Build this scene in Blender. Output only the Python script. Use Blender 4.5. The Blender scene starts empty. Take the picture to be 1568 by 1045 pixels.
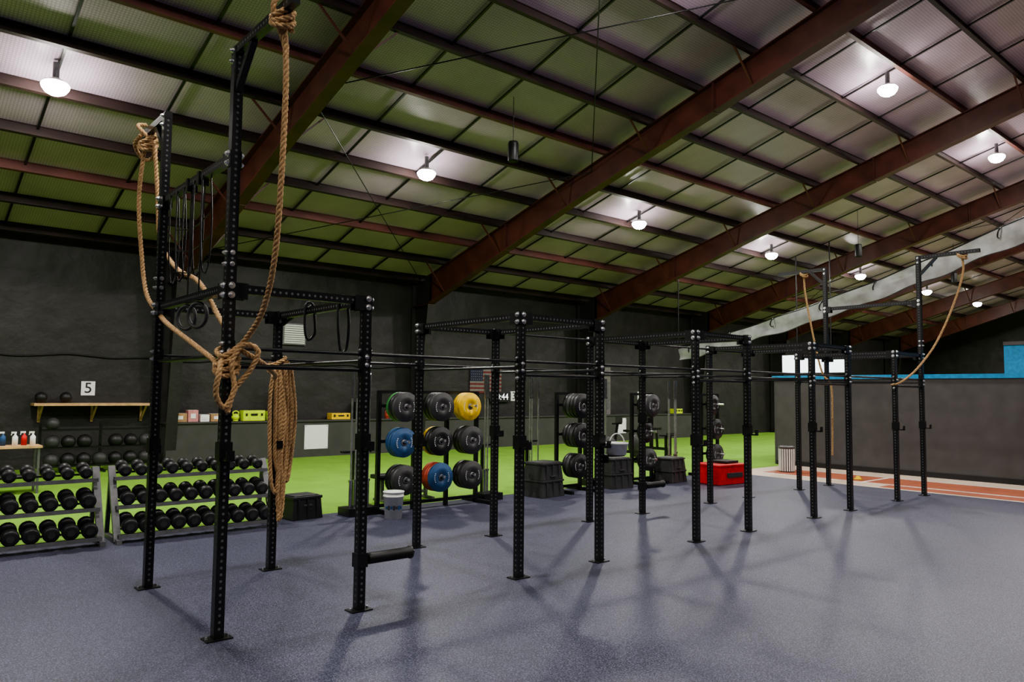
import bpy, math, random
from mathutils import Vector, Matrix
random.seed(7)
V=Vector
# ---------------------------------------------------------------- materials
MATS={}
def mat(name,col,rough=0.5,metal=0.0,emit=None,es=0,noise=None,bump=None,spec=None):
    if name in MATS: return MATS[name]
    m=bpy.data.materials.new(name); m.use_nodes=True
    nt=m.node_tree; p=nt.nodes["Principled BSDF"]
    p.inputs["Base Color"].default_value=(*col,1)
    p.inputs["Roughness"].default_value=rough
    p.inputs["Metallic"].default_value=metal
    if spec is not None: p.inputs["Specular IOR Level"].default_value=spec
    if emit: 
        p.inputs["Emission Color"].default_value=(*emit,1); p.inputs["Emission Strength"].default_value=es
    tc=nt.nodes.new("ShaderNodeTexCoord")
    sc,amt=(noise if noise else (12,0.18))
    n=nt.nodes.new("ShaderNodeTexNoise"); n.inputs["Scale"].default_value=sc; n.inputs["Detail"].default_value=4
    nt.links.new(tc.outputs["Object"],n.inputs["Vector"])
    r=nt.nodes.new("ShaderNodeMapRange"); r.inputs[1].default_value=0.3; r.inputs[2].default_value=0.7
    r.inputs[3].default_value=1-amt; r.inputs[4].default_value=1+amt
    nt.links.new(n.outputs["Fac"],r.inputs[0])
    mx=nt.nodes.new("ShaderNodeVectorMath"); mx.operation='SCALE'
    mx.inputs[0].default_value=col
    nt.links.new(r.outputs[0],mx.inputs["Scale"])
    nt.links.new(mx.outputs[0],p.inputs["Base Color"])
    if bump:
        bs,bstr=bump
        n2=nt.nodes.new("ShaderNodeTexNoise"); n2.inputs["Scale"].default_value=bs; n2.inputs["Detail"].default_value=3
        nt.links.new(tc.outputs["Object"],n2.inputs["Vector"])
        b=nt.nodes.new("ShaderNodeBump"); b.inputs["Strength"].default_value=bstr; b.inputs["Distance"].default_value=0.02
        nt.links.new(n2.outputs["Fac"],b.inputs["Height"]); nt.links.new(b.outputs[0],p.inputs["Normal"])
    m["sid"]=len(MATS); MATS[name]=m
    return m
black=mat("black_powdercoat",(0.010,0.010,0.011),0.32,0.0)
hole=mat("punched_hole_rim",(0.11,0.11,0.115),0.6)
steel=mat("zinc_bolt",(0.85,0.85,0.85),0.3,1.0)
silver=mat("silver_frame",(0.15,0.15,0.155),0.4,0.3)
chrome=mat("barbell_chrome",(0.5,0.5,0.5),0.25,1.0)
rubberb=mat("black_rubber",(0.012,0.012,0.013),0.45)
rubberg=mat("grey_rubber",(0.04,0.04,0.041),0.5)
redsteel=mat("red_oxide_steel",(0.09,0.026,0.018),0.45,noise=(2,0.35))
purl=mat("dark_purlin_steel",(0.035,0.020,0.018),0.5,noise=(1.2,0.4))
purlr=mat("red_purlin_steel",(0.13,0.046,0.04),0.5,noise=(1.2,0.4))
white=mat("white_plastic",(0.85,0.85,0.83),0.4,noise=(20,0.05))
paper=mat("white_paper",(0.85,0.85,0.85),0.8,noise=(20,0.03))
wood=mat("plywood",(0.6,0.37,0.18),0.6,noise=(5,0.25))
yel=mat("yellow_rubber",(0.85,0.55,0.01),0.5)
yelg=mat("yellow_green_plastic",(0.65,0.85,0.02),0.45)
blue=mat("blue_rubber",(0.02,0.08,0.20),0.5)
red=mat("red_vinyl",(0.6,0.02,0.02),0.45)
redr=mat("red_rubber",(0.40,0.06,0.03),0.5)
green=mat("green_rubber",(0.05,0.25,0.06),0.5)
blutrim=mat("blue_trim_paint",(0.02,0.25,0.50),0.5)
gwall=mat("charcoal_partition_paint",(0.075,0.07,0.07),0.6,noise=(3,0.12))
lwall=mat("black_ledge_panel",(0.06,0.058,0.056),0.6,noise=(3,0.12))
card=mat("cardboard",(0.4,0.24,0.12),0.8)
glow=mat("led_lens",(1,1,1),0.5,emit=(1,0.96,0.91),es=150)
screen=mat("lit_screen",(0.8,0.85,0.9),0.3,emit=(0.85,0.93,1),es=2)
digit=mat("digit_led",(0.9,0.9,0.9),0.5,emit=(0.9,0.9,1),es=1.2)
orange=mat("orange_plastic",(0.8,0.2,0.03),0.5)
navy=mat("flag_navy",(0.015,0.018,0.05),0.8)
flagr=mat("flag_red",(0.15,0.025,0.025),0.8)
flagw=mat("flag_white",(0.17,0.16,0.15),0.8)
pink=mat("pink_box",(0.6,0.25,0.25),0.7)

def custom(name):
    m=bpy.data.materials.new(name); m.use_nodes=True
    nt=m.node_tree; return m,nt,nt.nodes["Principled BSDF"],nt.nodes.new("ShaderNodeTexCoord")
def N(nt,t,**k):
    n=nt.nodes.new(t)
    for a,b in k.items():
        if a in n.inputs: n.inputs[a].default_value=b
        else: setattr(n,a,b)
    return n
def ramp(nt,a,ca,b,cb):
    r=nt.nodes.new("ShaderNodeValToRGB"); e=r.color_ramp.elements
    e[0].position=a;e[0].color=(*ca,1);e[1].position=b;e[1].color=(*cb,1); return r
# rubber floor
floorm,nt,p,tc=custom("speckled_rubber_floor")
n1=N(nt,"ShaderNodeTexNoise",Scale=95.0,Detail=2.0); n2=N(nt,"ShaderNodeTexNoise",Scale=0.6,Detail=3.0)
for n in (n1,n2): nt.links.new(tc.outputs["Object"],n.inputs["Vector"])
r1=ramp(nt,0.45,(0.027,0.029,0.054),0.70,(0.15,0.155,0.23)); nt.links.new(n1.outputs["Fac"],r1.inputs[0])
r2=ramp(nt,0.3,(0.88,0.88,0.88),0.7,(1.08,1.08,1.08)); nt.links.new(n2.outputs["Fac"],r2.inputs[0])
mx=N(nt,"ShaderNodeMix",data_type='RGBA',blend_type='MULTIPLY'); mx.inputs[0].default_value=1
nt.links.new(r1.outputs[0],mx.inputs[6]); nt.links.new(r2.outputs[0],mx.inputs[7]); nt.links.new(mx.outputs[2],p.inputs["Base Color"])
p.inputs["Roughness"].default_value=0.48
b=N(nt,"ShaderNodeBump",Strength=0.2,Distance=0.01); nt.links.new(n1.outputs["Fac"],b.inputs["Height"]); nt.links.new(b.outputs[0],p.inputs["Normal"])
# turf
turfm,nt,p,tc=custom("artificial_turf")
n1=N(nt,"ShaderNodeTexNoise",Scale=60.0,Detail=3.0); n2=N(nt,"ShaderNodeTexNoise",Scale=1.5,Detail=4.0)
for n in (n1,n2): nt.links.new(tc.outputs["Object"],n.inputs["Vector"])
r1=ramp(nt,0.3,(0.11,0.26,0.022),0.7,(0.28,0.53,0.06)); nt.links.new(n1.outputs["Fac"],r1.inputs[0])
r2=ramp(nt,0.3,(0.88,0.88,0.88),0.7,(1.08,1.08,1.08)); nt.links.new(n2.outputs["Fac"],r2.inputs[0])
mx=N(nt,"ShaderNodeMix",data_type='RGBA',blend_type='MULTIPLY'); mx.inputs[0].default_value=1
nt.links.new(r1.outputs[0],mx.inputs[6]); nt.links.new(r2.outputs[0],mx.inputs[7]); nt.links.new(mx.outputs[2],p.inputs["Base Color"])
p.inputs["Roughness"].default_value=0.9
b=N(nt,"ShaderNodeBump",Strength=0.6,Distance=0.02); nt.links.new(n1.outputs["Fac"],b.inputs["Height"]); nt.links.new(b.outputs[0],p.inputs["Normal"])
# ceiling insulation
ceilm,nt,p,tc=custom("roof_insulation_vinyl")
wx=N(nt,"ShaderNodeTexWave",Scale=6.0,Distortion=0.3,bands_direction='X'); wy=N(nt,"ShaderNodeTexWave",Scale=6.0,Distortion=0.3,bands_direction='Y')
n2=N(nt,"ShaderNodeTexNoise",Scale=0.7,Detail=5.0)
for n in (wx,wy,n2): nt.links.new(tc.outputs["Object"],n.inputs["Vector"])
mm=N(nt,"ShaderNodeMath",operation='MINIMUM'); nt.links.new(wx.outputs["Fac"],mm.inputs[0]); nt.links.new(wy.outputs["Fac"],mm.inputs[1])
r1=ramp(nt,0.0,(0.34,0.262,0.325),0.35,(0.52,0.405,0.50)); nt.links.new(mm.outputs[0],r1.inputs[0])
r2=ramp(nt,0.3,(0.8,0.8,0.8),0.7,(1.1,1.1,1.1)); nt.links.new(n2.outputs["Fac"],r2.inputs[0])
mx=N(nt,"ShaderNodeMix",data_type='RGBA',blend_type='MULTIPLY'); mx.inputs[0].default_value=1
nt.links.new(r1.outputs[0],mx.inputs[6]); nt.links.new(r2.outputs[0],mx.inputs[7]); nt.links.new(mx.outputs[2],p.inputs["Base Color"])
p.inputs["Roughness"].default_value=0.35
b=N(nt,"ShaderNodeBump",Strength=0.4,Distance=0.1); nt.links.new(n2.outputs["Fac"],b.inputs["Height"]); nt.links.new(b.outputs[0],p.inputs["Normal"])
# black wall fabric
wallm,nt,p,tc=custom("black_wall_fabric")
n2=N(nt,"ShaderNodeTexNoise",Scale=1.4,Detail=7.0); nt.links.new(tc.outputs["Object"],n2.inputs["Vector"])
r1=ramp(nt,0.3,(0.017,0.016,0.015),0.72,(0.031,0.029,0.027)); nt.links.new(n2.outputs["Fac"],r1.inputs[0]); nt.links.new(r1.outputs[0],p.inputs["Base Color"])
p.inputs["Roughness"].default_value=0.55
b2=N(nt,"ShaderNodeBump",Strength=0.8,Distance=0.08); nt.links.new(n2.outputs["Fac"],b2.inputs["Height"]); nt.links.new(b2.outputs[0],p.inputs["Normal"])
# court
courtm=mat("court_cream",(0.66,0.54,0.43),0.45,noise=(1,0.1)); courtr=mat("court_red",(0.42,0.13,0.07),0.5,noise=(3,0.1)); courtw=mat("court_white",(0.8,0.77,0.73),0.5)
# rope
ropem,nt,p,tc=custom("manila_rope")
n1=N(nt,"ShaderNodeTexNoise",Scale=60.0,Detail=4.0); nt.links.new(tc.outputs["Object"],n1.inputs["Vector"])
r1=ramp(nt,0.3,(0.28,0.16,0.065),0.7,(0.65,0.42,0.21)); nt.links.new(n1.outputs["Fac"],r1.inputs[0]); nt.links.new(r1.outputs[0],p.inputs["Base Color"])
p.inputs["Roughness"].default_value=0.85
# net
netm,nt,p,tc=custom("white_sports_netting")
n1=N(nt,"ShaderNodeTexNoise",Scale=2.5,Detail=2.0); nt.links.new(tc.outputs["Object"],n1.inputs["Vector"])
r1=ramp(nt,0.3,(0.35,0.35,0.35),0.7,(0.6,0.6,0.6)); nt.links.new(n1.outputs["Fac"],r1.inputs[0]); nt.links.new(r1.outputs[0],p.inputs["Alpha"])
p.inputs["Base Color"].default_value=(0.68,0.70,0.70,1)

# ---------------------------------------------------------------- builder
class B:
    def __init__(s): s.v=[];s.f=[];s.m=[];s.sm=[];s.mats=[]
    def mi(s,m):
        if m not in s.mats: s.mats.append(m)
        return s.mats.index(m)
    def add(s,vs,fs,m,smooth=False):
        o=len(s.v); s.v+= [tuple(x) for x in vs]; k=s.mi(m)
        for f in fs: s.f.append(tuple(i+o for i in f)); s.m.append(k); s.sm.append(smooth)
    def hexa(s,c,m):
        s.add(c,[(0,3,2,1),(4,5,6,7),(0,1,5,4),(1,2,6,5),(2,3,7,6),(3,0,4,7)],m)
    def box(s,c,d,m,rz=0,taper=1.0,rot=None):
        c=V(c); out=[]
        R=rot if rot else Matrix.Rotation(rz,3,'Z')
        for z,t in((-1,1),(1,taper)):
            for x,y in((-1,-1),(1,-1),(1,1),(-1,1)):
                out.append(c+R@V((x*d[0]/2*t,y*d[1]/2*t,z*d[2]/2)))
        s.hexa(out,m)
    def beam(s,p0,p1,w,h,m,up=(0,0,1)):
        p0=V(p0);p1=V(p1);d=(p1-p0).normalized();up=V(up)
        if abs(d.dot(up))>0.99: up=V((0,1,0))
        sd=d.cross(up).normalized();u=sd.cross(d)
        out=[]
        for p in(p0,p1):
            for a,b2 in((-1,-1),(1,-1),(1,1),(-1,1)): out.append(p+sd*a*w/2+u*b2*h/2)
        s.hexa(out,m)
    def frame(s,d):
        d=V(d).normalized(); a=V((0,0,1)) if abs(d.z)<0.9 else V((1,0,0))
        x=d.cross(a).normalized(); return x,d.cross(x).normalized(),d
    def cyl(s,p0,p1,r,m,n=12,r2=None,smooth=True,cap=True):
        p0=V(p0);p1=V(p1); x,y,d=s.frame(p1-p0); r2=r if r2 is None else r2
        vs=[];
        for p,rr in((p0,r),(p1,r2)):
            for i in range(n):
                a=2*math.pi*i/n; vs.append(p+x*math.cos(a)*rr+y*math.sin(a)*rr)
        s.add(vs,[(i,(i+1)%n,n+(i+1)%n,n+i) for i in range(n)],m,smooth)
        if cap:
            s.add(vs[:n],[tuple(range(n))[::-1]],m); s.add(vs[n:],[tuple(range(n))],m)
    def lathe(s,o,axis,prof,m,n=24,closed=False):
        o=V(o);x,y,d=s.frame(axis); vs=[]
        for r,h in prof:
            for i in range(n):
                a=2*math.pi*i/n; vs.append(o+d*h+x*math.cos(a)*r+y*math.sin(a)*r)
        fs=[]
        for j in range(len(prof)-1):
            for i in range(n): fs.append((j*n+i,j*n+(i+1)%n,(j+1)*n+(i+1)%n,(j+1)*n+i))
        s.add(vs,fs,m,True)
    def sphere(s,c,r,m,n=16,k=10,sq=1):
        prof=[(max(1e-4,r*math.sin(math.pi*j/k)),-r*sq*math.cos(math.pi*j/k)) for j in range(k+1)]
        s.lathe(c,(0,0,1),prof,m,n)
    def disc(s,c,nrm,r,m,n=8):
        x,y,d=s.frame(nrm);c=V(c)
        s.add([c+x*math.cos(2*math.pi*i/n)*r+y*math.sin(2*math.pi*i/n)*r for i in range(n)],[tuple(range(n))],m)
    def torus(s,c,nrm,R,r,m,n=24,k=8):
        x,y,d=s.frame(nrm);c=V(c);vs=[]
        for i in range(n):
            a=2*math.pi*i/n;e=x*math.cos(a)+y*math.sin(a)
            for j in range(k):
                b2=2*math.pi*j/k; vs.append(c+e*(R+r*math.cos(b2))+d*r*math.sin(b2))
        s.add(vs,[(i*k+j,((i+1)%n)*k+j,((i+1)%n)*k+(j+1)%k,i*k+(j+1)%k) for i in range(n) for j in range(k)],m,True)
    def tube(s,pts,r,m,k=6):
        pts=[V(p) for p in pts]; n=len(pts); t=(pts[1]-pts[0]).normalized()
        x,y,_=s.frame(t); vs=[]
        for i in range(n):
            t2=(pts[min(i+1,n-1)]-pts[max(i-1,0)]).normalized()
            x=(x-t2*x.dot(t2)).normalized(); y=t2.cross(x)
            for j in range(k):
                a=2*math.pi*j/k; vs.append(pts[i]+x*math.cos(a)*r+y*math.sin(a)*r)
        s.add(vs,[(i*k+j,i*k+(j+1)%k,(i+1)*k+(j+1)%k,(i+1)*k+j) for i in range(n-1) for j in range(k)],m,True)
        s.add(vs[:k],[tuple(range(k))],m); s.add(vs[-k:],[tuple(range(k))],m)
    def prism_x(s,poly,x0,x1,m):
        n=len(poly); vs=[(x0,y,z) for y,z in poly]+[(x1,y,z) for y,z in poly]
        s.add(vs,[(i,(i+1)%n,n+(i+1)%n,n+i) for i in range(n)]+[tuple(range(n))[::-1],tuple(range(n,2*n))],m)
    def done(s,name,bevel=0,parent=None):
        me=bpy.data.meshes.new(name); me.from_pydata(s.v,[],s.f)
        for m in s.mats: me.materials.append(m)
        me.polygons.foreach_set("material_index",s.m); me.polygons.foreach_set("use_smooth",s.sm)
        me.update(); ob=bpy.data.objects.new(name,me); bpy.context.scene.collection.objects.link(ob)
        # origin to centre
        c=sum((V(x) for x in s.v),V())/len(s.v); me.transform(Matrix.Translation(-c)); ob.location=c
        if bevel:
            bm=ob.modifiers.new("bevel","BEVEL"); bm.width=bevel; bm.segments=2; bm.limit_method='ANGLE'
        return ob
def catmull(pts,step=0.03):
    pts=[V(p) for p in pts]; P=[pts[0]*2-pts[1]]+pts+[pts[-1]*2-pts[-2]]; out=[]
    for i in range(1,len(P)-2):
        a,b2,c,d=P[i-1:i+3]; n=max(2,int((c-b2).length/step))
        for k in range(n):
            t=k/n
            out.append(0.5*((2*b2)+(c-a)*t+(2*a-5*b2+4*c-d)*t*t+(3*b2-a-3*c+d)*t**3))
    out.append(pts[-1]); return out
def rope(b,pts,r=0.021,pitch=0.13,step=0.014):
    c=catmull(pts,step); n=len(c); t=(c[1]-c[0]).normalized(); x,y,_=b.frame(t); ph=0
    st=[[],[],[]]
    for i in range(n):
        t2=(c[min(i+1,n-1)]-c[max(i-1,0)]).normalized(); x=(x-t2*x.dot(t2)).normalized(); y=t2.cross(x)
        if i: ph+=(c[i]-c[i-1]).length/pitch*2*math.pi
        for k in range(3):
            a=ph+k*2*math.pi/3; st[k].append(c[i]+(x*math.cos(a)+y*math.sin(a))*r*0.5)
    for k in range(3): b.tube(st[k],r*0.6,ropem,6)
def text(body,loc,size,m,parent,rot=(math.pi/2,0,0)):
    c=bpy.data.curves.new("text","FONT"); c.body=body; c.size=size; c.align_x='CENTER'; c.align_y='CENTER'; c.extrude=0.002
    c.materials.append(m); o=bpy.data.objects.new("lettering",c); bpy.context.scene.collection.objects.link(o)
    o.parent=parent; o.location=V(loc)-parent.location; o.rotation_euler=rot; return o

# ---------------------------------------------------------------- room shell
XL,XR,YB,YF,YRG=-9.0,52.0,20.5,-24.5,-2.0
EH,SL=5.5,0.28
def zd(y): return EH+SL*(YB-y) if y>=YRG else EH+SL*(y-YF)
YT=10.7; XE=15.95
b=B(); b.box(((XL+XE)/2,(YF+YT)/2,-0.05),(XE-XL,YT-YF,0.1),floorm); b.done("floor")
b=B(); b.box(((XL+XR)/2,(YT+YB)/2,-0.05),(XR-XL,YB-YT,0.1),turfm); b.done("floor_turf")
b=B(); b.box(((XE+XR)/2,(YF+YT)/2,-0.05),(XR-XE,YT-YF,0.1),courtm)
b.box((17.35,6.0,0.002),(1.25,8.2,0.004),courtr); b.box((16.35,3.5,0.002),(0.5,7.0,0.004),courtr)
b.box((16.66,5.8,0.003),(0.08,8.6,0.006),courtw); b.box((18.02,5.8,0.003),(0.08,8.6,0.006),courtw); b.box((17.3,7.6,0.005),(1.3,0.08,0.006),courtw)
b.done("floor_court")
def wallbox(name,c,d,m,**k):
    b=B(); b.box(c,d,m); return b.done(name,**k)
wallbox("wall_back",((XL+XR)/2,YB+0.1,EH/2),(XR-XL+0.4,0.2,EH+0.1),wallm)
wallbox("wall_front",((XL+XR)/2,YF-0.1,EH/2),(XR-XL+0.4,0.2,EH+0.1),wallm)
for nm,x in(("wall_left",XL-0.2),("wall_right",XR)):
    b=B(); b.prism_x([(YF,0),(YB,0),(YB,EH),(YRG,zd(YRG)),(YF,EH)],x,x+0.2,wallm); b.done(nm)
b=B()
b.prism_x([(YB+.2,EH-.056),(YRG,zd(YRG)),(YF-.2,EH-.056),(YF-.2,EH+.1),(YRG,zd(YRG)+.15),(YB+.2,EH+.1)],XL-.2,XR+.2,ceilm)
b.done("ceiling")
RX=[-1.6,5.8,13.3,20.9,28.2,34.9,41.6,48.3]
# purlins + straps
b=B(); k=0
y=YB-0.45
while y>YF+0.3:
    if abs(y-YRG)>0.3:
        m=purlr if k%4==2 else purl; s_=SL if y>YRG else -SL
        z=zd(y)-0.115
        b.box(((XL+XR)/2,y,z),(XR-XL,0.018,0.20),m,rot=Matrix.Rotation(-math.atan(s_),3,'X'))
        b.box(((XL+XR)/2,y-0.035,z-0.10),(XR-XL,0.075,0.014),m,rot=Matrix.Rotation(-math.atan(s_),3,'X'))
        b.box(((XL+XR)/2,y+0.035,z+0.095),(XR-XL,0.075,0.014),m,rot=Matrix.Rotation(-math.atan(s_),3,'X'))
    y-=1.33;k+=1
b.done("roof_purlins")
b=B()
for r0,r1 in zip(RX,RX[1:]):
    for f in(0.25,0.5,0.75):
        xx=r0+(r1-r0)*f
        b.beam((xx,YB,zd(YB)-.06),(xx,YRG,zd(YRG)-.06),0.045,0.03,black); b.beam((xx,YF,zd(YF)-.06),(xx,YRG,zd(YRG)-.06),0.045,0.03,black)
b.done("roof_insulation_straps")
b=B()
for (x0,x1) in((5.8,13.3),(28.2,34.9)):
    for ya,yb in((20,12.6),(12.6,5.2)):
        b.cyl((x0,ya,zd(ya)-.35),(x1,yb,zd(yb)-.35),0.012,black,6); b.cyl((x0,yb,zd(yb)-.35),(x1,ya,zd(ya)-.35),0.012,black,6)
b.done("roof_cross_bracing_rods")
def dep(y): 
    if y>13: return 0.63+0.27*(y-13)/7
    if y<2 : return 0.63+0.25*(2-y)/4
    return 0.63
for x in RX:
    b=B()
    for sg in(1,-1):
        def mir(y): return y if sg==1 else 2*YRG-y
        ys=[19.6,16,13,9,5,2,-2]
        for a,c in zip(ys,ys[1:]):
            ta=zd(a)-.225; tc_=zd(c)-.225
            b.prism_x([(mir(a),ta),(mir(c),tc_),(mir(c),tc_-dep(c)),(mir(a),ta-dep(a))],x-.008,x+.008,redsteel)
            b.beam((x,mir(a),ta),(x,mir(c),tc_),0.25,0.022,redsteel)
            b.beam((x,mir(a),ta-dep(a)),(x,mir(c),tc_-dep(c)),0.25,0.024,redsteel)
        for ys_ in(15.8,9.0,3.0):
            t=zd(ys_)-.225; b.box((x,mir(ys_),t-dep(ys_)/2),(0.24,0.03,dep(ys_)+.04),redsteel)
        # flange braces
        yy=YB-0.45-1.33
        i=0
        while yy>YRG+0.5:
            if i%2==0:
                t=zd(yy)
                for s2 in(1,-1): b.beam((x+s2*.75,mir(yy),t-.2),(x+s2*.08,mir(yy),t-.225-dep(yy)+.03),0.035,0.035,redsteel)
            yy-=1.33;i+=1
        # knee + column
        t=zd(19.6)-.225
        b.prism_x([(mir(20.4),0),(mir(20.05),0),(mir(19.5),t-.9),(mir(19.5),t),(mir(20.4),t-.18)],x-.008,x+.008,wallm)
        b.beam((x,mir(20.05),0.0),(x,mir(19.5),t-.9),0.28,0.02,wallm,up=(0,1,0)); b.beam((x,mir(20.4),0),(x,mir(20.4),t),0.28,0.02,wallm,up=(0,1,0))
        b.beam((x,mir(19.5),t-.9),(x,mir(20.4),t-.9),0.25,0.02,redsteel)
    b.done("roof_rafter_frame")

# lamps
LX=[-5.4,2.05,9.38,16.85,24.1,31,37.9,44.6]
for y,dx in((14.05,0),(7.05,.25),(-0.4,0),(-8.5,0)):
    for x in LX:
        x=x+dx
        if y<0 and x>23 and x<25: continue
        if y<0 and x>37: continue
        if y<-5 and (x<-5 or 9<x<10): continue
        z=zd(y)-0.44
        b=B(); b.cyl((x,y,zd(y)-.06),(x,y,z+.10),0.05,silver,10)
        b.lathe((x,y,z),(0,0,1),[(0.02,.115),(.08,.11),(.12,.08),(.17,.06),(.185,0.035),(.15,.02)],white,20)
        b.lathe((x,y,z),(0,0,1),[(.001,-.17),(.08,-.158),(.15,-.12),(.20,-.05),(.212,.0),(.19,.03),(.15,.035),(.001,.035)],glow,18)
        b.done("high_bay_lamp")
        ld=bpy.data.lights.new("lamp","AREA"); ld.shape='DISK'; ld.size=.45; ld.energy=240; ld.color=(1,.965,.91)
        lo=bpy.data.objects.new("lamp_beam_light",ld); lo.location=(x,y,z-.18); bpy.context.scene.collection.objects.link(lo)

# ---------------------------------------------------------------- rig
GX=[2.10,3.31,5.14,6.35,8.18,9.39,11.22,12.43,14.26,15.47]; Y0,Y1=5.88,7.77; H=2.74; HT=4.63; W=.076
b=B()
def holes(p0,p1,nrm,off,r=.0115,sp=.0508,start=.08,m=hole):
    p0=V(p0);p1=V(p1);L=(p1-p0).length;d=(p1-p0)/L;nn=V(nrm);t=start
    while t<L-.05:
        b.disc(p0+d*t+nn*(off+.0008),nn,r,m,6); t+=sp
def bolt(p,nrm,r=.018):
    p=V(p);nn=V(nrm); b.cyl(p,p+nn*.006,r*1.15,steel,10); b.cyl(p+nn*.006,p+nn*.02,r*.85,steel,6,smooth=False); b.cyl(p+nn*.02,p+nn*.03,r*.45,steel,6)
def post(x,y,h):
    b.box((x,y,h/2),(W,W,h),black)
    b.box((x,y,.005),(.2,.14,.01),black); 
    for sx in(-.08,.08): b.cyl((x+sx,y,.01),(x+sx,y,.028),.011,steel,8)
    for nn in((1,0,0),(-1,0,0),(0,1,0),(0,-1,0)): holes((x,y,0),(x,y,h),nn,W/2)
def xbeam(p0,p1):
    p0=V(p0);p1=V(p1);d=(p1-p0).normalized(); sd=d.cross(V((0,0,1)))
    a=p0+d*W/2;c=p1-d*W/2
    b.beam(a,c,.06,.07,black)
    for nn in(sd,-sd): holes(a,c,nn,.03,start=.06)
    holes(a,c,V((0,0,-1)),.035,start=.06)
    for q,e in((a,d),(c,-d)):
        for sg in(1,-1):
            pc=q-e*W/2+sd*sg*(W/2+.004)
            b.box(pc+e*.045-V((0,0,.02)),(abs(e.x)*.17+abs(sd.x)*.008,abs(e.y)*.17+abs(sd.y)*.008,.13),black)
            for dz in(.02,-.055): bolt(pc+V((0,0,dz))+sd*sg*.004,sd*sg,.024)
def pbar(p0,p1,r=.016):
    p0=V(p0);p1=V(p1);d=(p1-p0).normalized()
    b.cyl(p0+d*W/2,p1-d*W/2,r,black,10)
    for q,e in((p0,d),(p1,-d)):
        b.box(q+e*(W/2+.005),(.01 if abs(e.x)>.5 else .07,.01 if abs(e.y)>.5 else .07,.12),black)
        for dz in(.035,-.035): bolt(q-e*(W/2)+V((0,0,dz)),-e,.018)
for i,x in enumerate(GX):
    tall=i in(0,9)
    for y in(Y0,Y1): post(x,y,HT if tall else H)
    xbeam((x,Y0,H-.05),(x,Y1,H-.05))
    if i in(0,9): xbeam((x,Y0,3.74),(x,Y1,3.74))
    pbar((x,Y0,2.16),(x,Y1,2.16))
for i in range(9):
    for y in(Y0,Y1):
        if i%2==0: xbeam((GX[i],y,H-.05),(GX[i+1],y,H-.05))
        pbar((GX[i],y,2.22),(GX[i+1],y,2.22))
    if i%2==0: pbar((GX[i],Y0,2.08),(GX[i+1],Y0,2.08),.02)
pbar((GX[3],Y1,H-.05),(GX[4],Y1,H-.05)); pbar((GX[5],Y1,H-.05),(GX[6],Y1,H-.05))
# top arms
for x in(GX[0],GX[9]):
    for y,s in((Y0,-1),(Y1,1)):
        a=V((x,y,HT-.02)); c=V((x,y+s*1.08,HT-.02))
        b.beam(a-V((0,s*.04,0)),c,.06,.07,black); 
        for nn in((1,0,0),(-1,0,0)): holes(a,c,nn,.03)
        holes(a,c,(0,0,-1),.035)
        b.beam((x,y+s*.03,HT-.35),(x,y+s*.33,HT-.05),.05,.05,black)
        for dz in(-.03,-.12): bolt((x-W/2,y,HT+dz),(-1,0,0)); bolt((x-W/2,y,3.0+dz),(-1,0,0)); bolt((x,y-W/2,3.0+dz),(0,-1,0))
def jcup(x,y,z,s=-1):
    b.box((x,y,z),(.1,.1,.14),black); b.box((x,y+s*.09,z-.06),(.06,.12,.02),black); b.box((x,y+s*.145,z-.03),(.06,.015,.08),black)
for x,y,z in((2.1,Y0,1.42),(3.31,Y0,1.45),(2.1,Y1,1.35),(3.31,Y1,1.35),(5.14,Y0,1.38),(6.35,Y0,1.35),(8.18,Y0,1.3),(9.39,Y0,1.4),(5.14,Y1,1.3),(6.35,Y1,1.38),(11.22,Y0,1.4),(14.26,Y0,1.35),(15.47,Y0,1.35),(9.39,Y1,1.5)): jcup(x,y,z)
# foot roller pads
for x,y in((3.31,Y0),(9.39,Y1)):
    b.box((x,y,.43),(.1,.1,.12),black); b.cyl((x+.04,y,.43),(x+.55,y,.43),.02,black,12)
    b.lathe((x+.07,y,.43),(1,0,0),[(.001,0),(.04,0),(.05,.012),(.05,.42),(.058,.43),(.058,.45),(.001,.455)],rubberb,20)
b.done("pull_up_rig")

# hanging rings, straps, bands
b=B()
for y in(6.62,6.92):
    b.beam((2.1,y,3.70),(2.1,y,2.66),.004,.03,black,up=(0,1,0)); b.beam((2.125,y+.02,3.70),(2.11,y+.02,2.9),.004,.03,black,up=(0,1,0)); b.torus((2.1,y,2.53),(1,.5,0),.105,.016,rubberg)
    b.box((2.1,y,3.72),(.09,.05,.12),black); b.box((2.11,y+.01,2.95),(.02,.05,.07),silver)
b.done("gymnastic_rings")
b=B()
for y in(6.5,6.72,7.0,7.2,7.4):
    b.tube(catmull([(2.13,y,3.72),(2.15,y,3.3),(2.14,y+.03,2.95),(2.1,y+.04,2.9),(2.07,y+.03,3.2),(2.06,y,3.72)],.06),.007,black,5)
for z in(3.4,3.2,3.0): b.tube(catmull([(2.12,6.45,z),(2.12,6.9,z-.06),(2.12,7.42,z)],.06),.006,black,5)
b.done("hanging_suspension_straps")
b=B()
for y,l in((6.3,.45),(7.0,.3)):
    b.tube(catmull([(3.35,y,2.74),(3.37,y,2.5),(3.36,y+.02,2.74-l),(3.31,y+.03,2.7-l),(3.27,y+.02,2.5),(3.27,y+.02,2.74),(3.31,y,2.78),(3.35,y,2.74)],.03),.014,rubberb,6)
b.tube(catmull([(3.34,7.0,2.75),(3.35,7.25,2.70),(3.35,7.5,2.66),(3.35,7.72,2.6)],.03),.016,rubberb,6)
b.done("resistance_bands")

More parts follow.
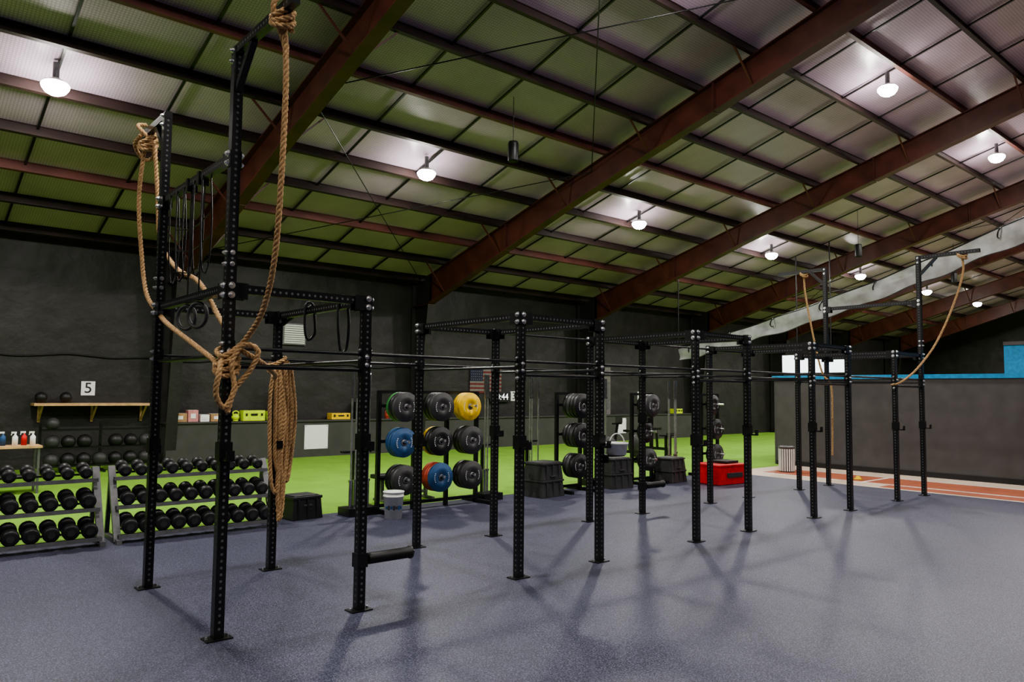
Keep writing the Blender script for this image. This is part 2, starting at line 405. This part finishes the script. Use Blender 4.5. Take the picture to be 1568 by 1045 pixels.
# ropes
def coil(b,x,y,z,r,n=3,tilt=.5):
    pts=[]
    for i in range(n*10+1):
        a=i/10*2*math.pi; pts.append((x+r*math.cos(a),y+r*math.sin(a),z+i/10*.045+tilt*r*math.sin(a+i*.05)))
    rope(b,pts)
b=B()
coil(b,2.1,5.02,4.48,.075,3,.7)
rope(b,[(2.1,5.05,4.61),(2.16,5.08,4.36),(2.10,5.02,4.42),(2.02,5.0,4.61),(2.1,4.98,4.72),(2.17,5.02,4.56)])
rope(b,[(2.1,5.0,4.56),(2.13,5.0,4.1),(2.14,5.05,3.4),(2.18,5.22,2.85),(2.22,5.5,2.5),(2.2,5.75,2.3),(2.12,5.8,2.2),(2.04,5.82,2.15),(2.04,5.93,2.2),(2.15,5.96,2.25)])
coil(b,2.1,5.88,2.02,.085,3,.6)
rope(b,[(2.03,5.8,2.12),(1.98,5.7,2.02),(1.97,5.72,1.86),(2.05,5.76,1.76),(2.12,5.76,1.9),(2.1,5.78,2.1),(2.18,5.76,2.24),(2.28,5.72,2.2),(2.24,5.76,2.05),(2.14,5.8,1.9),(2.08,5.78,1.72)])
rope(b,[(2.18,5.80,2.2),(2.4,5.95,2.12),(2.75,6.5,2.04),(3.0,7.1,2.02),(3.2,7.6,2.08),(3.3,7.68,2.12),(3.4,7.68,2.2)])
# hank on the rear post
for i in range(5):
    dx=-.09+.05*i; L=[1.15,.95,1.4,.75,1.05][i]
    rope(b,[(3.31+dx*.4,7.69,2.17),(3.3+dx,7.66,1.95),(3.31+dx*1.25,7.65,1.6),(3.31+dx*.8,7.66,2.1-L),(3.36+dx*.6,7.66,2.02-L),(3.38+dx*.9,7.65,1.6),(3.36+dx*.6,7.66,2.12)])
rope(b,[(3.30,7.66,2.1),(3.36,7.64,1.6),(3.33,7.65,1.2),(3.36,7.66,.9),(3.33,7.66,.52)])
coil(b,3.31,7.77,2.08,.085,3,.4)
b.done("climbing_rope")
b=B()
coil(b,2.1,8.42,4.42,.08,3,.7)
rope(b,[(2.02,8.4,4.56),(2.0,8.55,4.48),(2.1,8.6,4.36),(2.16,8.45,4.36),(2.1,8.35,4.5),(2.0,8.45,4.66),(2.1,8.55,4.72)])
rope(b,[(2.07,8.45,4.45),(2.05,8.5,3.9),(2.08,8.42,3.3),(2.09,8.2,2.86),(2.1,7.75,2.62),(2.02,7.17,2.48),(2.03,6.5,2.28),(2.03,6.02,2.14),(2.03,5.86,2.08)])
rope(b,[(2.13,8.3,4.45),(2.15,8.2,3.95),(2.16,8.05,3.4),(2.17,7.5,3.05),(2.16,6.8,2.84),(2.17,6.3,2.5),(2.16,5.98,2.3),(2.06,5.94,2.2)])
b.done("climbing_rope")
b=B(); x=GX[9]
coil(b,x,5.1,4.5,.07,2,.7)
rope(b,[(x,5.1,4.55),(x,5.1,4.2),(x-.1,5.25,3.6),(x-.4,5.45,2.9),(x-.8,5.65,2.4),(x-1.2,5.78,2.15),(x-1.27,5.92,2.1)],step=.03)
b.done("climbing_rope")
b=B(); coil(b,x,8.25,4.5,.07,2,.7)
rope(b,[(x,8.25,4.55),(x,8.22,4.1),(x-.02,8.05,3.2),(x-.05,7.85,2.4),(x-.12,7.62,2.1),(x-.13,7.6,1.4),(x-.12,7.62,.65)],step=.03)
b.done("climbing_rope")

# ---------------------------------------------------------------- plate storage
def plate(b,c,axis,m,R=.225,th=.07,hubm=silver,lett=paper):
    b.lathe(c,axis,[(.026,0),(.07,0),(.075,-.012),(R*.72,-.012),(R*.76,0),(R*.97,0),(R,.008),(R,th-.008),(R*.97,th),(.026,th)],m,28)
    b.lathe(c,axis,[(.026,-.004),(.05,-.004),(.052,0.002)],hubm,16)
    x,y,d=b.frame(axis);c=V(c)
    for k in(0,1):
        for i in range(6):
            a=k*math.pi+(i-2.5)*.2; e=x*math.cos(a)+y*math.sin(a)
            b.disc(c+e*R*.6-d*.0135,-d,.010,lett,4)
def storage(name,xs,y,cols,posts=True):
    b=B()
    x0,x1=min(xs)-.32,max(xs)+.32
    for xx in (x0,x1) if len(xs)<3 else (x0+.0,(xs[0]+xs[1])/2,(xs[1]+xs[2])/2,x1):
        b.box((xx,y,.95),(.06,.06,1.9),black)
    for xx in (x0,x1): b.box((xx,y-.05,.03),(.06,.8,.06),black)
    for z in(.1,.52,1.1,1.66,1.88): b.beam((x0,y,z),(x1,y,z),.05,.05,black)
    for ix,x in enumerate(xs):
        for iz,z in enumerate((.52,1.1,1.66)):
            st=cols[ix][iz]
            if not st: continue
            b.cyl((x,y,z),(x,y-.4,z),.024,steel,12); yy=y-.05
            for m in st:
                th=.085 if m in(rubberb,rubberg) else .06
                yy-=th+.006; plate(b,(x,yy,z-.015),(0,1,0),m,R=.235,th=th)
    b.done(name)
K,G_=rubberb,rubberg
storage("bumper_plate_storage_rack",[6.42,7.1,7.72],10.35,
 [[[K,K,G_],[blue,blue,blue],[green,K,G_]],
  [[redr,redr,redr,blue],[yel,K,K],[K,K,G_]],
  [[K,K,G_],[K,K,G_],[yel,yel,yel]]])
storage("bumper_plate_storage_rack",[10.35],10.4,[[[K,G_,K],[K,K,G_,K],[K,G_,K,K]]])
storage("bumper_plate_storage_rack",[12.55],10.4,[[[K,G_],[K],[K,K,G_]]])
storage("bumper_plate_storage_rack",[15.0],10.4,[[[K,G_],[G_,K],[K]]])
def barbells(x,y,n):
    b=B(); w=n*.11
    b.box((x,y,.06),(w+.08,.34,.12),black); b.box((x,y+.17,.5),(.05,.05,.9),black); b.box((x,y+.12,.95),(w+.05,.1,.03),black)
    for i in range(n):
        xx=x-w/2+.055+i*.11; yy=y+(.03 if i%2 else -.03)
        b.cyl((xx,yy,.12),(xx,yy,.5),.025,chrome,12); b.cyl((xx,yy,.5),(xx,yy,.53),.036,chrome,12)
        b.cyl((xx,yy,.53),(xx,yy,1.78),.014,steel,10); b.cyl((xx,yy,1.78),(xx,yy,1.81),.036,chrome,12); b.cyl((xx,yy,1.81),(xx,yy,2.2),.025,chrome,12)
    b.done("barbell_holder")
barbells(5.78,10.35,4); barbells(8.4,10.45,3); barbells(9.78,10.8,3); barbells(11.4,10.8,3); barbells(11.95,10.9,2); barbells(13.85,10.6,4); barbells(14.45,10.95,2)

# plyo boxes
def plyo(x,y,w,h,m,rz=0,name="plyo_box",n=2):
    b=B(); R=Matrix.Rotation(rz,3,'Z'); hh=h/n
    for i in range(n):
        z=i*hh; s=1-.08*i
        b.box((x,y,z+hh*.45),(w*s,w*.85*s,hh*.9),m,rz,taper=.9); b.box((x,y,z+hh*.93),(w*s*.97,w*.85*s*.97,hh*.12),m,rz)
        for sx in(-.3,0,.3):
            for sy in(-1,1): b.box(V((x,y,z+hh*.45))+R@V((sx*w*s,sy*w*.405*s,0)),(.03,.03,hh*.8),m,rz)
    b.box((x,y,h+.004),(w*.8,w*.66,.012),rubberg,rz)
    b.box(V((x,y,h*.6))+R@V((0,-w*.4,0)),(.14,.02,.03),rubberg,rz)
    b.done(name,bevel=.006)
plyo(9.5,10.2,.62,.62,G_,.1); plyo(11.5,10.25,.6,.6,G_,-.1); plyo(13.24,10.2,.6,.52,G_,.1); plyo(4.95,10.6,.5,.34,rubberb,.1,"step_box",1)
b=B(); b.box((13.95,9.4,.2),(.95,.7,.38),red,-.1); b.box((13.95,9.4,.4),(.97,.72,.04),red,-.1); b.box((13.95,9.04,.2),(.5,.01,.1),rubberg,-.1)
b.box((14.1,9.4,.45),(.45,.4,.05),rubberb); b.done("red_foam_plyo_box",bevel=.015)
def bucket(x,y,z,r,h,nm,lid=False):
    b=B(); prof=[(.001,0),(r*.85,0),(r*.98,h*.8),(r*1.04,h*.8),(r*1.04,h*.84),(r,h*.84),(r,h*.95),(r*1.06,h*.95),(r*1.06,h)]
    prof+= [(.001,h*1.01)] if lid else [(r*.95,h),(r*.82,.02),(.001,.02)]
    b.lathe((x,y,z),(0,0,1),prof,white,28)
    R=r*1.06; b.tube([(x+R*math.cos(a),y-.12*math.sin(a)*r*4,z+h*.85-math.sin(a)*h*.3) for a in [i*math.pi/14 for i in range(15)]],.004,steel,5)
    for i in range(7): 
        a=-2.9+i*.28; 
        b.box((x+r*.935*math.cos(a),y+r*.935*math.sin(a),z+h*.42),(.006,.03,h*.16 if i%2 else h*.1),rubberg if i in(1,3,4) else blue,rz=a)
    b.done(nm)
bucket(6.03,9.75,0,.15,.4,"white_plastic_bucket")
b=B(); b.box((6.47,5.80,1.19),(.22,.2,.015),black); b.box((6.40,5.84,1.15),(.02,.1,.09),black)
b.lathe((6.5,5.75,1.2),(0,0,1),[(.001,0),(.105,0),(.125,.12),(.132,.12),(.132,.138),(.12,.138),(.10,.02),(.001,.02)],white,28)
b.tube([(6.5+.128*math.cos(a),5.75,1.32+.12*math.sin(a)) for a in [i*math.pi/12 for i in range(13)]],.007,white,6)
b.done("chalk_bucket")
b=B(); b.lathe((17.3,9.75,0),(0,0,1),[(.001,0),(.18,0),(.19,.6),(.2,.6),(.2,.63),(.185,.63),(.17,.03),(.001,.03)],silver,24)
for i in range(22):
    a=i*math.pi/11; b.box((17.3+.187*math.cos(a),9.75+.187*math.sin(a),.3),(.01,.03,.54),white,rz=a)
b.done("trash_can")
b=B(); b.box((7.2,11.3,.43),(1.2,.3,.07),rubberb); 
for xx in(6.75,7.65): b.box((xx,11.3,.22),(.06,.06,.4),silver); b.box((xx,11.3,.02),(.06,.5,.04),silver)
b.box((7.2,11.3,.12),(.9,.05,.05),silver); b.done("weight_bench",bevel=.01)
def erg(x,y):
    b=B(); b.beam((x-.5,y,.4),(x+.7,y,.3),.08,.08,black); b.lathe((x-.7,y-.06,.45),(0,1,0),[(.001,0),(.3,0),(.32,.03),(.32,.1),(.3,.12),(.001,.12)],rubberg,24)
    b.beam((x-.5,y,.4),(x-.35,y,1.1),.05,.05,black); b.beam((x-.55,y,1.1),(x-.2,y,1.1),.04,.04,black); b.box((x-.3,y,1.2),(.04,.22,.16),rubberg)
    b.beam((x+.2,y,.35),(x+.15,y,.85),.05,.05,black); b.box((x+.12,y,.9),(.28,.2,.06),rubberb)
    for xx in(x-.7,x+.7): b.box((xx,y,.03),(.06,.6,.06),black)
    b.box((x-.7,y,.16),(.06,.05,.3),black);b.box((x+.68,y,.17),(.06,.05,.28),black)
    b.done("exercise_bike")
erg(15.3,13.2); erg(16.9,13.6)

# ---------------------------------------------------------------- dumbbells
def dbrack(x0,x1):
    b=B()
    for xx in(x0,x1):
        b.beam((xx,10.16,0.02),(xx,10.62,.90),.05,.08,silver,up=(1,0,0)); b.beam((xx,10.05,.03),(xx,10.75,.03),.06,.06,silver); b.beam((xx,10.72,.03),(xx,10.6,.84),.05,.05,silver,up=(1,0,0))
    d=B(); n=int((x1-x0-.1)/.185)
    for z,yc in((.12,10.26),(.45,10.42),(.79,10.58)):
        tl=.2
        for s in(-.11,.11):
            b.beam((x0,yc+s,z+s*tl),(x1,yc+s,z+s*tl),.05,.02,black)
        b.beam((x0,yc-.16,z-.03),(x1,yc-.16,z-.03),.015,.045,silver)
        for i in range(n):
            xx=x0+.13+i*(x1-x0-.26)/(n-1)
            r=(.074,.088,.094)[0 if z>.7 else 1 if z>.4 else 2]*random.uniform(.94,1.02); L=.14 if z>.7 else .16
            ax=V((0,1,tl)).normalized(); c=V((xx,yc,z+r+.012))
            for s in(-1,1):
                a0=c+ax*s*(L-.045); 
                d.lathe(a0-ax*.05,ax,[(.001,0),(r*.8,0),(r,.014),(r,.086),(r*.8,.10),(.001,.10)],rubberb,14)
                d.disc(a0+ax*s*.0515,ax*s,r*.45,rubberg,12)
            d.cyl(c-ax*(L-.08),c+ax*(L-.08),.016,chrome,8)
    b.done("dumbbell_rack"); d.done("dumbbells")
dbrack(.35,2.2); dbrack(2.38,4.35)
# medicine balls
b=B(); m=B()
for xx in(2.9,4.1,5.2): b.box((xx,19.45,.55),(.05,.05,1.1),black); b.box((xx,19.2,.025),(.05,.6,.05),black)
for z in(.15,.55,.95):
    for yy in(19.1,19.4): b.beam((2.9,yy,z),(5.2,yy,z),.03,.03,black)
    for i in range(7):
        if z>.9 and i not in(0,): continue
        if z>.5 and i in(3,): continue
        m.sphere((3.1+i*.32,19.25,z+.135),.155*random.uniform(.9,1.05),rubberb if i%3 else rubberg)
b.done("medicine_ball_rack"); m.done("medicine_balls")
for i in range(2):
    m=B(); m.sphere((3.0+i*.5,20.25,1.663),.13,rubberb); m.torus((3.0+i*.5,20.25,1.663),(0,0,1),.129,.004,rubberg); m.done("medicine_ball")
b=B(); b.box((4.08,20.2,1.5),(2.5,.55,.06),wood)
for xx in(3.0,4.1,5.2): b.beam((xx,20.0,1.47),(xx,20.48,1.1),.04,.05,wood); b.box((xx,20.47,1.28),(.05,.04,.4),wood)
b.done("wooden_wall_shelf")
b=B(); b.box((1.95,16,.83),(.9,.5,.04),wood)
for sx in(-.4,.4):
    for sy in(-.2,.2): b.box((1.95+sx,16+sy,.41),(.04,.04,.82),silver)
b.box((1.95,16,.3),(.86,.46,.03),silver); b.done("supply_table")
def bottle(x,y,z,r,h,m,nm="spray_bottle"):
    b=B(); b.lathe((x,y,z),(0,0,1),[(.001,0),(r,0),(r,h*.6),(r*.35,h*.75),(r*.35,h*.85),(.001,h*.85)],m,14); b.box((x-.02,y,z+h*.9),(.08,.03,h*.12),white); b.beam((x-.05,y,z+h*.88),(x-.06,y,z+h*.72),.015,.015,white); b.done(nm)
for i,(dx,m_) in enumerate(((-.3,white),(-.12,blue),(.05,white),(.2,red),(.32,white))): bottle(1.95+dx,15.95+(i%2)*.1,.85,.045,.26,m_)
# ---------------------------------------------------------------- half wall + stuff
b=B(); b.box((17.0,20.22,.5),(22.6,.44,1.0),lwall); b.box((17.0,20.2,1.02),(22.7,.5,.04),lwall); b.done("half_wall_ledge")
for x,z,w,h in((9.75,.56,.72,.68),(22.9,.6,.5,.6)):
    b=B(); b.box((x,19.99,z),(w,.012,h),paper); 
    for cx in(-1,1):
        for cz in(-1,1): b.cyl((x+cx*w*.45,19.985,z+cz*h*.45),(x+cx*w*.45,19.975,z+cz*h*.45),.012,silver,8)
    b.done("notice_paper")
for x,t,z in((4.0,"5",1.88),(17.6,"3",1.75),(24.6,"2",1.8)):
    b=B(); b.box((x,20.485,z),(.3,.02,.34),paper); o=b.done("wall_number_sign"); text(t,(x,20.47,z),.36,rubberb,o)
b=B(); b.box((9.2,20.46,3.5),(.7,.06,.62),silver)
for i in range(9): b.box((9.2,20.42,3.25+i*.062),(.62,.035,.03),white,rot=Matrix.Rotation(.5,3,'X'))
b.done("wall_vent_louver")
b=B(); fx,fz,fw,fh=16.3,2.3,1.4,.9
for i in range(13): b.box((fx,20.47,fz+fh/2-(i+.5)*fh/13),(fw,.012,fh/13),flagr if i%2==0 else flagw)
b.box((fx-fw*.3,20.46,fz+fh/2-fh*3.5/13),(fw*.4,.012,fh*7/13),navy)
for r_ in range(5):
    for c_ in range(6): b.disc((fx-fw*.48+(c_+.5)*fw*.36/6,20.452,fz+fh/2-(r_+.7)*fh*.1),(0,-1,0),.018,flagw,5)
b.done("american_flag")
b=B(); b.box((16.9,20.42,1.72),(.95,.1,.36),rubberb); o=b.done("digital_wall_clock",bevel=.01); text("10:44",(16.9,20.365,1.72),.32,digit,o)
b=B(); b.box((22.5,20.48,1.98),(.5,.02,1.9),flagw); b.box((22.5,20.47,2.7),(.4,.01,.2),gwall); b.box((22.5,20.47,1.8),(.4,.01,1.1),hole); b.done("wall_banner")
LT=1.045
def case(x,w,h,m,nm):
    b=B(); b.box((x,20.2,LT+h/2),(w,.3,h),m); b.box((x,20.04,LT+h*.6),(w*.3,.02,h*.2),rubberb); b.tube([(x-w*.15,20.2,LT+h),(x-w*.13,20.2,LT+.06+h),(x+w*.13,20.2,LT+.06+h),(x+w*.15,20.2,LT+h)],.012,rubberb); 
    for s in(-.35,.35): b.box((x+s*w,20.04,LT+h*.6),(.05,.02,.07),rubberb)
    b.done(nm,bevel=.01)
def ybox(x,w,h,m): 
    b=B(); b.box((x,20.2,LT+h/2),(w,.3,h),m); b.box((x,20.2,LT+h),(w*1.02,.1,.006),paper); b.box((x,20.045,LT+h*.5),(w*.5,.01,h*.4),paper); b.done("storage_carton")
ybox(6.0,.4,.22,card); ybox(6.35,.25,.3,pink); ybox(6.65,.22,.18,paper); ybox(6.95,.3,.2,card)
def kb(x,y,z,m,r=.1,nm="kettlebell"):
    b=B(); b.sphere((x,y,z+r*.98),r*.97,m,16,10); b.cyl((x,y,z),(x,y,z+.03),r*.7,m,16); b.tube(catmull([(x-r*.6,y,z+r*1.5),(x-r*.75,y,z+r*2.3),(x,y,z+r*2.65),(x+r*.75,y,z+r*2.3),(x+r*.6,y,z+r*1.5)],.02),r*.16,m,8); b.done(nm)
for x in(7.3,7.5): kb(x,20.2,LT,yelg)
case(7.95,.6,.28,yelg,"yellow_tool_case"); case(8.55,.4,.25,yelg,"yellow_tool_case"); case(10.55,.6,.18,yel,"yellow_tool_case"); case(26.7,.5,.2,yelg,"yellow_tool_case")
b=B()
for s in(-1,1):
    b.beam((8.75,20.2+s*.16,LT),(8.75,20.2+s*.02,1.94),.03,.36,yel,up=(1,0,0)); 
b.box((8.75,20.2,1.96),(.16,.1,.06),yel); b.box((8.75,20.09,1.5),(.2,.012,.26),rubberb,rot=Matrix.Rotation(-.17,3,'X')); b.done("wet_floor_sign")
b=B(); b.box((11.3,20.25,1.3),(.34,.3,.5),rubberb); b.lathe((11.3,20.09,1.22),(0,-1,0),[(.11,0),(.12,.01),(.06,-.01),(.001,0)],rubberg,20); b.lathe((11.3,20.09,1.45),(0,-1,0),[(.04,0),(.05,.01),(.001,0)],rubberg,16); b.done("loudspeaker",bevel=.01)
for i in range(4): kb(12.2+i*.35,20.2,LT,(redr,rubberg,red,orange)[i],.09)
b=B(); pts=[(x*.5-8,20.47,2.65+.03*math.sin(x*1.7)+.02*math.sin(x*.6)) for x in range(0,44)]
b.tube(catmull(pts,.1),.02,rubberb,6); b.done("wall_cable")

# ---------------------------------------------------------------- right partition
b=B(); b.box((19.1,-1.5,1.16),(.16,25,2.32),gwall); 
b.box((25.0,11.0,1.16),(11.9,.16,2.32),gwall)
b.done("wall_partition")
b=B(); b.box((19.1,-1.5,2.37),(.24,25.1,.1),blutrim); b.box((25.0,11.0,2.37),(12.0,.24,.1),blutrim); b.done("trim_1")
b=B(); b.box((19.0,-1.5,.06),(.03,25,.12),rubberb); b.done("baseboard_partition")
b=B(); b.box((25.0,1.6,1.75),(.2,11.2,3.5),blutrim); b.box((24.88,1.6,3.45),(.05,11.2,.1),gwall); b.box((24.88,1.6,2.7),(.03,.06,1.5),gwall); b.done("wall_blue_divider")
for y0 in(13.0,14.3):
    b=B(); b.box((26.2,y0,3.05),(.07,1.2,.74),rubberb); b.box((26.16,y0,3.05),(.01,1.12,.66),screen); b.cyl((26.24,y0,3.3),(26.24,y0,zd(y0)-.1),.025,black,8); b.done("hanging_television")
# net bundle
b=B(); P0=V((22,16.5,3.3));P1=V((22,2.0,7.6)); n=90; vs=[];up=[];lo=[]
for i in range(n+1):
    t=i/n; c=P0.lerp(P1,t); s=.10*math.sin(t*math.pi*9)**2; w_=.2+.1*t
    c=c-V((0,0,.4*math.sin(t*math.pi)))
    for j in range(5):
        vs.append(c+V((.05*math.sin(i*.5+j*1.3),0,w_*(j/2-1)-(.0 if j>3 else s*.7))))
    up.append(vs[-1]+V((0,0,.02))); lo.append(vs[-5]-V((0,0,.01)))
b.add(vs,[(i*5+j,(i+1)*5+j,(i+1)*5+j+1,i*5+j+1) for i in range(n) for j in range(4)],netm,True)
b.tube(up,.02,black); b.tube(lo,.014,rubberg)
for i in range(3,n,10): b.torus(up[i]-V((0,0,.14)),(0,1,.3),.13,.02,black,14,6)
b.cyl(up[0],up[0]+V((0,0,zd(16.5)-up[0].z-.1)),.02,black,6); b.cyl(up[-1],up[-1]+V((0,0,zd(2.0)-up[-1].z-.1)),.02,black,6)
b.done("bundled_sports_netting")
for x,y,z in((9.8,11.5,6.85),(24.6,11.2,6.7),(33,11.2,6.7)):
    b=B(); b.cyl((x,y,z+.2),(x,y,zd(y)-.02),.008,black,6); b.lathe((x,y,z-.22),(0,0,1),[(.001,.02),(.09,.02),(.105,0),(.11,.03),(.11,.38),(.095,.42),(.03,.44),(.001,.44)],rubberb,20); b.done("hanging_cylinder_speaker")
b=B(); b.lathe((17.1,7.9,0.01),(0,0,1),[(.1,0),(.1,.01),(.07,.012),(.035,.07),(.001,.07)],yel,16); b.done("marker_cone")

# ---------------------------------------------------------------- world + camera
w=bpy.data.worlds.new("world"); bpy.context.scene.world=w; w.use_nodes=True
w.node_tree.nodes["Background"].inputs[0].default_value=(.05,.05,.055,1); w.node_tree.nodes["Background"].inputs[1].default_value=.3
cam=bpy.data.cameras.new("camera"); cam.sensor_width=36; cam.lens=26.3; cam.clip_end=200
co=bpy.data.objects.new("camera",cam); bpy.context.scene.collection.objects.link(co)
az=math.radians(49.5); pt=math.radians(3.9); rl=math.radians(.6)
F=V((math.cos(az),math.sin(az),0)); Rr=V((math.sin(az),-math.cos(az),0)); Z=V((0,0,1))
f=F*math.cos(pt)+Z*math.sin(pt); u=Z*math.cos(pt)-F*math.sin(pt)
r_=Rr*math.cos(rl)+u*math.sin(rl); u_=u*math.cos(rl)-Rr*math.sin(rl)
M=Matrix((( r_.x,u_.x,-f.x,0),(r_.y,u_.y,-f.y,0),(r_.z,u_.z,-f.z,1.9),(0,0,0,1)))
co.matrix_world=M
bpy.context.scene.camera=co
sc=bpy.context.scene
sc.view_settings.view_transform='AgX'
sc.view_settings.look='AgX - Medium High Contrast'
